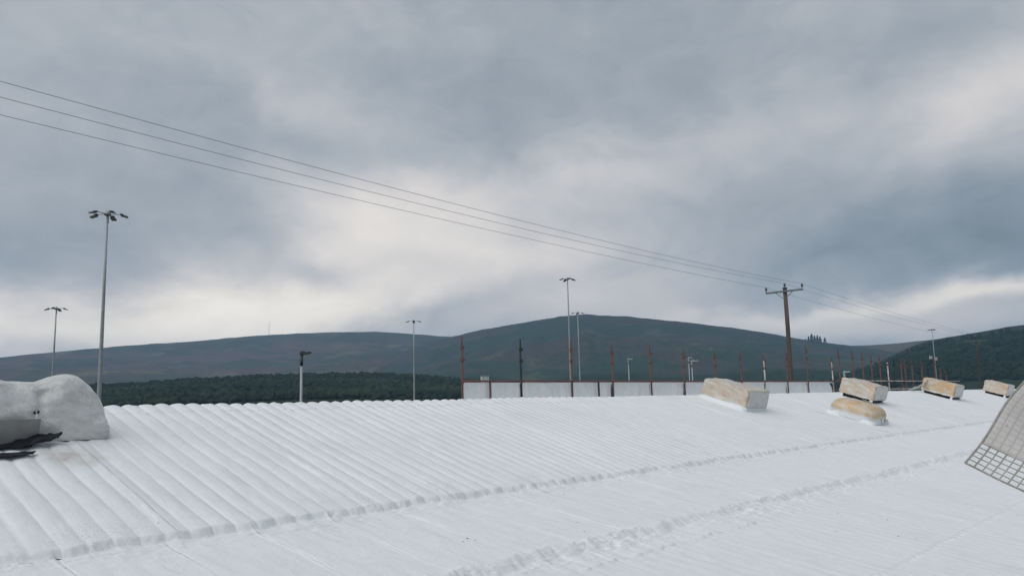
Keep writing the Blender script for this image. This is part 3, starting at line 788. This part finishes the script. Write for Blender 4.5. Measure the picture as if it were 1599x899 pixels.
for i, (px, py, mt) in enumerate(POSTS):
    b = yplane(px+2.0, 595, 15.); t = yplane(px, py, 15.); X = b[0]; ztop = t[2]; PX.append(X)
    r = .030 if i < 12 else .036
    m = MB(); m.tube([sl(X, 15., GZ), sl(X+random.uniform(-.01, .01), 15., 0.), sl(X+random.uniform(-.02, .02), 15., ztop-.28)], r, 8)
    st = m.build('standard', mt, SC, smooth=True)
    m = MB(); m.tube([sl(X, 15., ztop-.30), sl(X, 15., ztop)], r*.72, 8); m.build('spigot', 'dark_tube' if mt == 'dark_tube' else 'rust_paint', st, smooth=True)
    for zz in ([railz(X), ztop-.62, ztop-.30] if i < 12 else [railz(X), ztop-.4]):
        m = MB(); m.lathe(sl(X, 15., zz), [(r*1.1, -.05), (r*1.45, -.035), (r*1.45, .035), (r*1.1, .05)], 8)
        m.box(sl(X, 15.-r*1.6, zz), (.06, .04, .07)); m.build('coupler', mt if mt != 'pale_tube' else 'rust_paint', st)
for k in range(12):
    xa, xb = PX[k], (PX[k+1] if k+1 < len(PX) else PX[k]+2)
    m = MB(); m.tube([sl(xa-.1, 14.93, railz(xa)), sl(xb+.1, 14.93, railz(xb))], .027, 8); m.build('ledger', 'rust_paint', SC, smooth=True)
for zoff in (.0, -.45):
    m = MB(); m.tube([sl(PX[12], 14.93, railz(PX[12])+zoff+.02), sl(PX[-1]+3, 14.93, railz(PX[-1])+zoff+.02)], .027, 6); m.build('ledger', 'pale_tube', SC, smooth=True)
for px in (767, 936):
    b = yplane(px, 598, 14.9); m = MB(); m.tube([sl(b[0], 14.9, -2.4), sl(b[0]-.02, 14.92, railz(b[0])-.03)], .03, 8)
    m.build('short_post', 'rust_paint' if px < 800 else 'dark_tube', SC, smooth=True)
for k in range(11):
    xa, xb = PX[k]+(.02 if k else .05), PX[k+1]-.02
    if k == 10: xb = PX[11]
    nu, nv = 34, 14
    Uu, Vu = np.meshgrid(np.linspace(0, 1, nu), np.linspace(0, 1, nv), indexing='ij')
    X = xa+(xb-xa)*Uu; top = railz(X)-.040-.012*np.sin(Uu*np.pi)*(.6+.5*math.sin(k*2.3))
    if k == 10: top = top-.28*sstep(Uu, .8, 1.)**2
    if k == 0: X = X-.16*(1-Uu)**6*Vu
    Z = top-2.6*Vu
    Yy = 15.06+.05*fbm(X*1.3+k, Z*.8, 3)+.025*fbm(X*4, Z*.9+k, 2)-.03*np.sin(Uu*np.pi)
    if k == 2: Yy = Yy+.05*np.sin((X-Z*1.6)*14)*np.exp(-((Uu-.2)/.2)**2)
    Vx = np.stack([X-14.52, Yy-15., Z-GZ], -1).reshape(-1, 3)
    link('white_sheet', np_mesh('m', Vx, grid_faces(nu, nv)), 'white_sheeting', SC)
    m = MB(); m.box(((xa+xb)/2-14.52, 15.03-15., railz((xa+xb)/2)-.050-GZ), (xb-xa-.03, .05, .035)); m.build('sheet_hem', 'white_sheeting', SC)

# ------------------------------------------------------------------ power line
def power_pole(X, ztop, label, rs=1., mat='pole_wood'):
    e = empty('power_pole', (X, 16.6, GZ)); tag(e, label, 'power pole')
    h = ztop-GZ
    m = MB(); pts = [(.006*math.sin(k*1.7), .006*math.cos(k*2.1), h*k/9) for k in range(10)]
    m.tube(pts, [rs*(.145-.050*k/9) for k in range(10)], 12); m.build('pole', mat, e, smooth=True)
    m = MB(); m.box((-.12, 0, h-.18), (.08*rs*rs, 1.9, .085*rs*rs)); m.build('crossarm', 'arm_steel', e, bevel=.006)
    for s in (-1, 1):
        m = MB(); m.tube([(-.12, s*.45, h-.2), (-.12, s*.08, h-.52)], .018, 6); m.build('brace', 'arm_steel', e)
    for yy, zz in ((-.92, h-.13), (0, h), (.92, h-.13)):
        m = MB(); c = (-.12 if yy else 0, yy, zz)
        m.lathe(c, [(.016, 0), (.016, .07), (.05, .075), (.065, .11), (.045, .13), (.06, .16), (.04, .19), (.03, .235)], 12); m.build('insulator', 'insulator', e, smooth=True)
    m = MB(); m.lathe((0, 0, h-.02), [(.125, 0), (.125, .03), (.09, .045)], 12); m.build('pole_cap', 'lamp_dark', e)
    return e
power_pole(38.44, 5.30, 'brown wooden power pole with a single crossarm, rising behind the right end of the scaffold')
power_pole(75.5, 4.32, 'second wooden power pole, farther off at the right in front of the dark hill', .75, 'old_wood')
WIRES = [('nearest and uppermost of the three overhead wires crossing the sky', 15.68, [(4.026, 5.826), (8.987, 5.623), (17.393, 5.416), (38.32, 5.395)], 4.42),
         ('middle one of the three overhead wires, tied to the pole top', 16.6, [(4.279, 5.861), (9.52, 5.676), (18.405, 5.486), (38.44, 5.53)], 4.55),
         ('farthest and lowest of the three overhead wires crossing the sky', 17.5, [(4.532, 5.812), (10.043, 5.676), (19.391, 5.466), (38.32, 5.395)], 4.42)]
for lab, Y, pts, z2 in WIRES:
    a = np.polyfit([p[0] for p in pts[:3]]+[pts[3][0]]*3, [p[1] for p in pts[:3]]+[pts[3][1]]*3, 2)
    P = [(x, Y, float(np.polyval(a, x))) for x in np.linspace(-26, 38.32, 70)]
    d = pts[3][1]-P[-1][2]; P = [(x, y, z+d*max(0, (x-20)/18.32)) for x, y, z in P]
    for t in np.linspace(0, 1, 30)[1:]:
        P.append((38.32+37.1*t, Y, pts[3][1]*(1-t)+z2*t-.32*4*t*(1-t)*.6))
    m = MB(); m.tube(P, .0052, 6); o = m.build('overhead_wire', 'wire', smooth=True); tag(o, lab, 'wire', 'overhead wires')

# ------------------------------------------------------------------ floodlight masts and lamps
def mast(px, py, d, span, label, rot, nfl=4):
    t = at(px, py, d); e = empty('floodlight_mast', (t[0], t[1], GZ)); tag(e, label, 'floodlight mast', 'high floodlight masts in the yard')
    h = t[2]-GZ
    m = MB(); m.tube([(0, 0, 0), (0, 0, h*.25), (0, 0, h*.5), (0, 0, h*.75), (0, 0, h-.15)], [.20, .175, .145, .11, .075], 12); m.build('mast', 'galvanised', e, smooth=True)
    m = MB(); m.lathe((0, 0, h), [(.16, -.20), (.26, -.15), (.27, -.02), (.22, .05), (.13, .13), (.06, .20)], 16); m.build('hub', 'galvanised', e, smooth=True)
    R = span/2-.35
    for k in range(nfl):
        a = rot+2*math.pi*k/nfl
        ca, sa = math.cos(a), math.sin(a)
        m = MB(); m.tube([(ca*.3, sa*.3, h-.05), (ca*R, sa*R, h-.02)], .035, 6); arm = m.build('arm', 'galvanised', e)
        M = Matrix.Rotation(a, 3, 'Z') @ Matrix.Rotation(.22, 3, 'Y')
        m = MB(); m.box((ca*(R+.1), sa*(R+.1), h-.16), (.48, .36, .085), M); m.box((ca*(R-.1), sa*(R-.1), h-.05), (.26, .28, .11), M)
        fl = m.build('floodlight', 'lamp_dark', e, bevel=.015)
        m = MB(); m.box(Vector((ca*(R+.1), sa*(R+.1), h-.16))+M @ Vector((0, 0, -.055)), (.54, .36, .012), M); m.build('lens', 'lens', fl)
    m = MB(); m.tube([(.12, .1, h-.2), (.13, .1, h-.75)], .03, 6); m.build('winch_hook', 'lamp_dark', e)
AX0 = math.atan2(RM[1, 0], RM[0, 0])
mast(168, 333, 62, 2.9, 'tallest floodlight mast, at the left beside the grey wrapped cowl', AX0+.42, 5)
mast(88, 481, 105, 2.8, 'small floodlight mast farthest left, directly behind the grey wrapped cowl', AX0+.15)
mast(646, 501, 148, 2.8, 'slim floodlight mast left of the white sheeting, against the long hill', AX0+.1)
mast(886, 435, 118, 2.5, 'taller of the two floodlight masts in front of the hilltop', AX0+.35)
mast(902, 488, 165, 2.7, 'shorter of the two floodlight masts in front of the hilltop', AX0+.05)
mast(1455, 514, 230, 2.4, 'distant floodlight mast above the saddle at the right', AX0+.6)
def lamp(px, py, d, label, dark, side=1, double=False, hl=.55, r=.06):
    t = at(px, py, d); e = empty('street_lamp', (t[0], t[1], GZ)); tag(e, label, 'street lamp', 'low yard lamps')
    h = t[2]-GZ; rx, ry = RM[0, 0], RM[1, 0]; k = 1/math.hypot(rx, ry); rx, ry = rx*k*side, ry*k*side
    m = MB(); m.tube([(0, 0, 0), (0, 0, h*.6), (0, 0, h-.55)], [r*1.4, r*1.2, r], 10); m.build('post', 'galvanised', e, smooth=True)
    m = MB(); m.tube([(0, 0, h-.56), (0, 0, h-.1)], r*1.25, 10); m.build('neck', 'lamp_dark' if dark else 'galvanised', e, smooth=True)
    for s in ((1, -1) if double else (1,)):
        a = math.atan2(ry*s, rx*s); M = Matrix.Rotation(a, 3, 'Z') @ Matrix.Rotation(-.10, 3, 'Y')
        m = MB(); o0 = Vector((rx*s, ry*s, 0))
        m.box(o0*(hl*.36)+Vector((0, 0, h-.04)), (hl, .24, .09), M); m.box(o0*(hl*.12)+Vector((0, 0, h-.03)), (hl*.45, .20, .15), M)
        hd = m.build('lamp_head', 'lamp_dark' if dark else 'lamp_white', e, bevel=.02)
        m = MB(); m.box(o0*(hl*.42)+Vector((0, 0, h-.095)), (hl*.6, .17, .012), M); m.build('lens', 'lens', hd)
lamp(471, 550, 34, 'dark headed lamp post standing alone before the wood', True, 1, False, .46, .052)
lamp(981, 560, 85, 'pale single lamp post seen through the fourth scaffold bay', False, 1, False, .55, .05)
lamp(1075, 558, 80, 'left lamp post of a close pair, smaller pale head', False, 1, False, .4, .045)
lamp(1080, 563, 72, 'right lamp post of a close pair, head reaching to the right', False, 1, False, .7, .05)
lamp(1318, 580, 60, 'small lamp head showing above the second wrapped box vent', False, 1, False, .5, .06)
e0 = at(1457, 557, 95); e = empty('yard_floodlight', (e0[0], e0[1], GZ)); tag(e, 'post with two white square floodlights below the distant mast', 'floodlight')
h = e0[2]-GZ; ang = AX0
m = MB(); m.tube([(0, 0, 0), (0, 0, h)], .06, 8); m.build('post', 'lamp_dark', e)
for s in (-1, 1):
    m = MB(); m.box((math.cos(ang)*.28*s, math.sin(ang)*.28*s, h-.15-.08*s), (.34, .12, .36), Matrix.Rotation(ang, 3, 'Z')); m.build('floodlight', 'lamp_white', e, bevel=.02)

# ------------------------------------------------------------------ far things on the land
def conifer(p, h, label):
    e = empty('conifer_tree', p); tag(e, label, 'conifer', 'conifers on the skyline')
    m = MB(); m.tube([(0, 0, -2), (0, 0, h*.9)], [h*.018, h*.004], 6); m.build('trunk', 'bark', e)
    V = []; F = []
    for k in range(150):
        t = random.random()**.8; z = h*(.10+.9*t); R = h*.25*(1-t)**.7+.15; a = random.uniform(0, 6.28); rr = R*random.uniform(.3, 1.15)
        c = Vector((math.cos(a)*rr, math.sin(a)*rr, z)); s = h*.055*random.uniform(.6, 1.4)
        d = Vector((math.cos(a), math.sin(a), -.45)); b = Vector((-math.sin(a), math.cos(a), .2*random.uniform(-1, 1)))
        i = len(V); V += [c-b*s-d*s*.4, c+b*s-d*s*.4, c+d*s*1.2, c+Vector((0, 0, s*1.1))]
        F += [(i, i+1, i+2), (i, i+3, i+1), (i+1, i+3, i+2), (i+2, i+3, i)]
    m = MB(); m.add(V, F); m.build('crown', 'conifer_leaf', e)
CT = [(1258, 532, 3, 'lone small conifer at the left of the skyline clump'), (1263, 532.5, 7, 'short conifer second from the left in the skyline clump'), (1268, 533, 11, 'tall conifer at the left side of the skyline clump'),
      (1272.5, 533.5, 9, 'middle conifer of the skyline clump, slightly lower than its neighbours'), (1277, 534, 10, 'tall conifer right of the middle of the skyline clump'), (1281, 534.5, 9, 'pointed conifer near the right end of the skyline clump'), (1288.5, 535.5, 8, 'conifer standing apart at the right end of the skyline clump')]
for px, py, hp, lab in CT:
    d = 2680.; q = at(px, py+1.5, d); conifer(q, (hp+2)*d/FPX, lab)
def farmhouse(px, py, d, wpx, hpx, label, ang=.4):
    q = at(px, py, d); w = wpx*d/FPX; hh = hpx*d/FPX
    e = empty('farm_building', q); e.rotation_euler = (0, 0, ang+AX0); tag(e, label, 'building')
    m = MB(); m.box((0, 0, hh/2-4), (w, w*.45, hh+8)); m.build('wall', 'house_white', e)
    m = MB(); a, b, c = w/2+.3, w*.225+.3, hh
    m.add([(-a, -b, c), (a, -b, c), (a, b, c), (-a, b, c), (-a, 0, c+w*.16), (a, 0, c+w*.16)], [(0, 1, 5, 4), (2, 3, 4, 5), (0, 4, 3), (1, 2, 5), (0, 3, 2, 1)]); m.build('roof', 'slate', e)
    for k in (-1, 1):
        m = MB(); m.box((k*w*.28, -w*.225-.02, hh*.55), (w*.1, .1, hh*.35)); m.build('window', 'pane', e)
farmhouse(757, 589.5, 900, 12, 2.6, 'long white farm building above the first scaffold bay')
farmhouse(1583, 558, 1500, 9, 2.2, 'white farm building on the dark slope at the far right edge', .1)
q = at(420, 522, 4100.); e = empty('radio_mast', q - np.array([0, 0, 8.])); tag(e, 'thin radio mast on the skyline of the long hill', 'radio mast')
m = MB(); m.tube([(0, 0, 0), (0, 0, 55), (0, 0, 76)], [1.0, .8, .4], 6); m.build('mast', 'mast_steel', e)
for z in (34, 56):
    m = MB(); m.lathe((0, 0, z), [(1.2, -1), (2.2, -.6), (2.2, .6), (1.2, 1)], 8); m.build('antenna_platform', 'mast_steel', e)

# ------------------------------------------------------------------ mesh-reinforced sheet flapping in from the right
C0 = Vector(at(1507, 722, 1.70)); U1 = Vector(at(1599, 770, 1.64)); V1 = Vector(at(1597, 598, 1.86))
eu = (U1-C0).normalized(); ev = (V1-C0).normalized(); en = eu.cross(ev).normalized()
SH = empty('mesh_sheet', tuple(C0)); tag(SH, 'grey grid-reinforced plastic sheet flapping in at the right edge', 'plastic sheet')
def shp(u, v):
    p = eu*u+ev*v
    d = .006*math.sin(u*9+v*6)+.004*math.sin(v*9+.5)*min(1, v*6)+.008*mnoise.noise(Vector((u*7, v*7, 2.)))
    p = p+en*d
    return p+eu*(.003*math.sin(v*21))
BAND = .0165*4.6
nu, nv = 60, 60; UL, VL = .62, .75
us = np.linspace(0, UL, nu); vs = np.linspace(BAND-.002, VL, nv)
V = [shp(u, v)[:] for u in us for v in vs]
me = np_mesh('m', V, grid_faces(nu, nv)); uvl = me.uv_layers.new(name='UVMap')
lv = np.zeros(len(me.loops), np.int32); me.loops.foreach_get('vertex_index', lv)
UVs = np.array([(u, v) for u in us for v in vs], np.float32); uvl.data.foreach_set('uv', UVs[lv].ravel())
o = link('sheet', me, 'scrim_sheet', SH); o.modifiers.new('thick', 'SOLIDIFY').thickness = .0012
V = [shp(u, v)[:] for u in us for v in np.linspace(.002, BAND, 8)]
o = link('clear_band', np_mesh('m', V, grid_faces(nu, 8)), 'clear_film', SH)
def thread(fn, n, wd):
    m = MB(); pts = [fn(k/(n-1)) for k in range(n)]
    m.tube(pts, wd, 5); return m
for k in range(6):
    v = .0165*k*.92; thread(lambda t: shp(UL*t, v+.0006*math.sin(t*40)), 40, .0014 if k else .0022).build('weft_thread', 'scrim_thread', SH, smooth=True)
for k in range(int(UL/.0165)):
    u = .0165*k+.001; thread(lambda t: shp(u, BAND*t), 6, .0016 if k % 2 else .0012).build('warp_thread', 'scrim_thread', SH, smooth=True)
thread(lambda t: shp(0, VL*t), 30, .0022).build('edge_cord', 'scrim_thread', SH, smooth=True)
q = shp(.118, .078+.03); m = MB(); M = Matrix((eu, ev, en)).transposed()
pt = [(math.cos(a)*.0165*(1+.15*math.sin(3*a)), math.sin(a)*.021*(1+.12*math.cos(2*a)), z) for z in (-.002, .004) for a in np.linspace(0, 2*math.pi, 18, endpoint=False)]
pw = shp(.105, .120)
for sgn in (-1, 1):
    m = MB(); m.add([M @ Vector(p)+pw+en*sgn*.004 for p in pt], [tuple(range(18, 36)), tuple(range(17, -1, -1))]+[(k, (k+1) % 18, 18+(k+1) % 18, 18+k) for k in range(18)]); m.build('round_patch', 'patch_white', SH)
# the tube it is tied to, out of frame
tp = C0+shp(UL-.02, VL*.5)
zb = float(roof_height(np.array([[tp.x]]), np.array([[tp.y]]))[0, 0])
E2 = empty('scaffold_tube', (tp.x, tp.y, zb)); tag(E2, 'upright tube holding the mesh sheet just outside the right edge', 'scaffold tube')
m = MB(); m.tube([(0, 0, 0), (0, 0, 2.2)], .024, 12); m.build('tube', 'galvanised', E2, smooth=True)
m = MB(); m.box((0, 0, .006), (.15, .15, .012)); m.build('base_plate', 'galvanised', E2)

# ------------------------------------------------------------------ haze
hz = bpy.data.materials.new('haze'); hz.use_nodes = True; ht = hz.node_tree; ht.nodes.clear()
pv = ht.nodes.new('ShaderNodeVolumePrincipled'); pv.inputs['Color'].default_value = (.40, .68, 1., 1); pv.inputs['Density'].default_value = .000108
pv.inputs['Anisotropy'].default_value = .2
ho = ht.nodes.new('ShaderNodeOutputMaterial'); ht.links.new(pv.outputs[0], ho.inputs['Volume'])
MATS['haze'] = hz
m = MB(); m.box((0, 0, 215), (10000, 10000, 450), Matrix.Rotation(math.radians(-48), 3, 'Z')); o = m.build('haze', 'haze'); tag(o, kind='stuff')
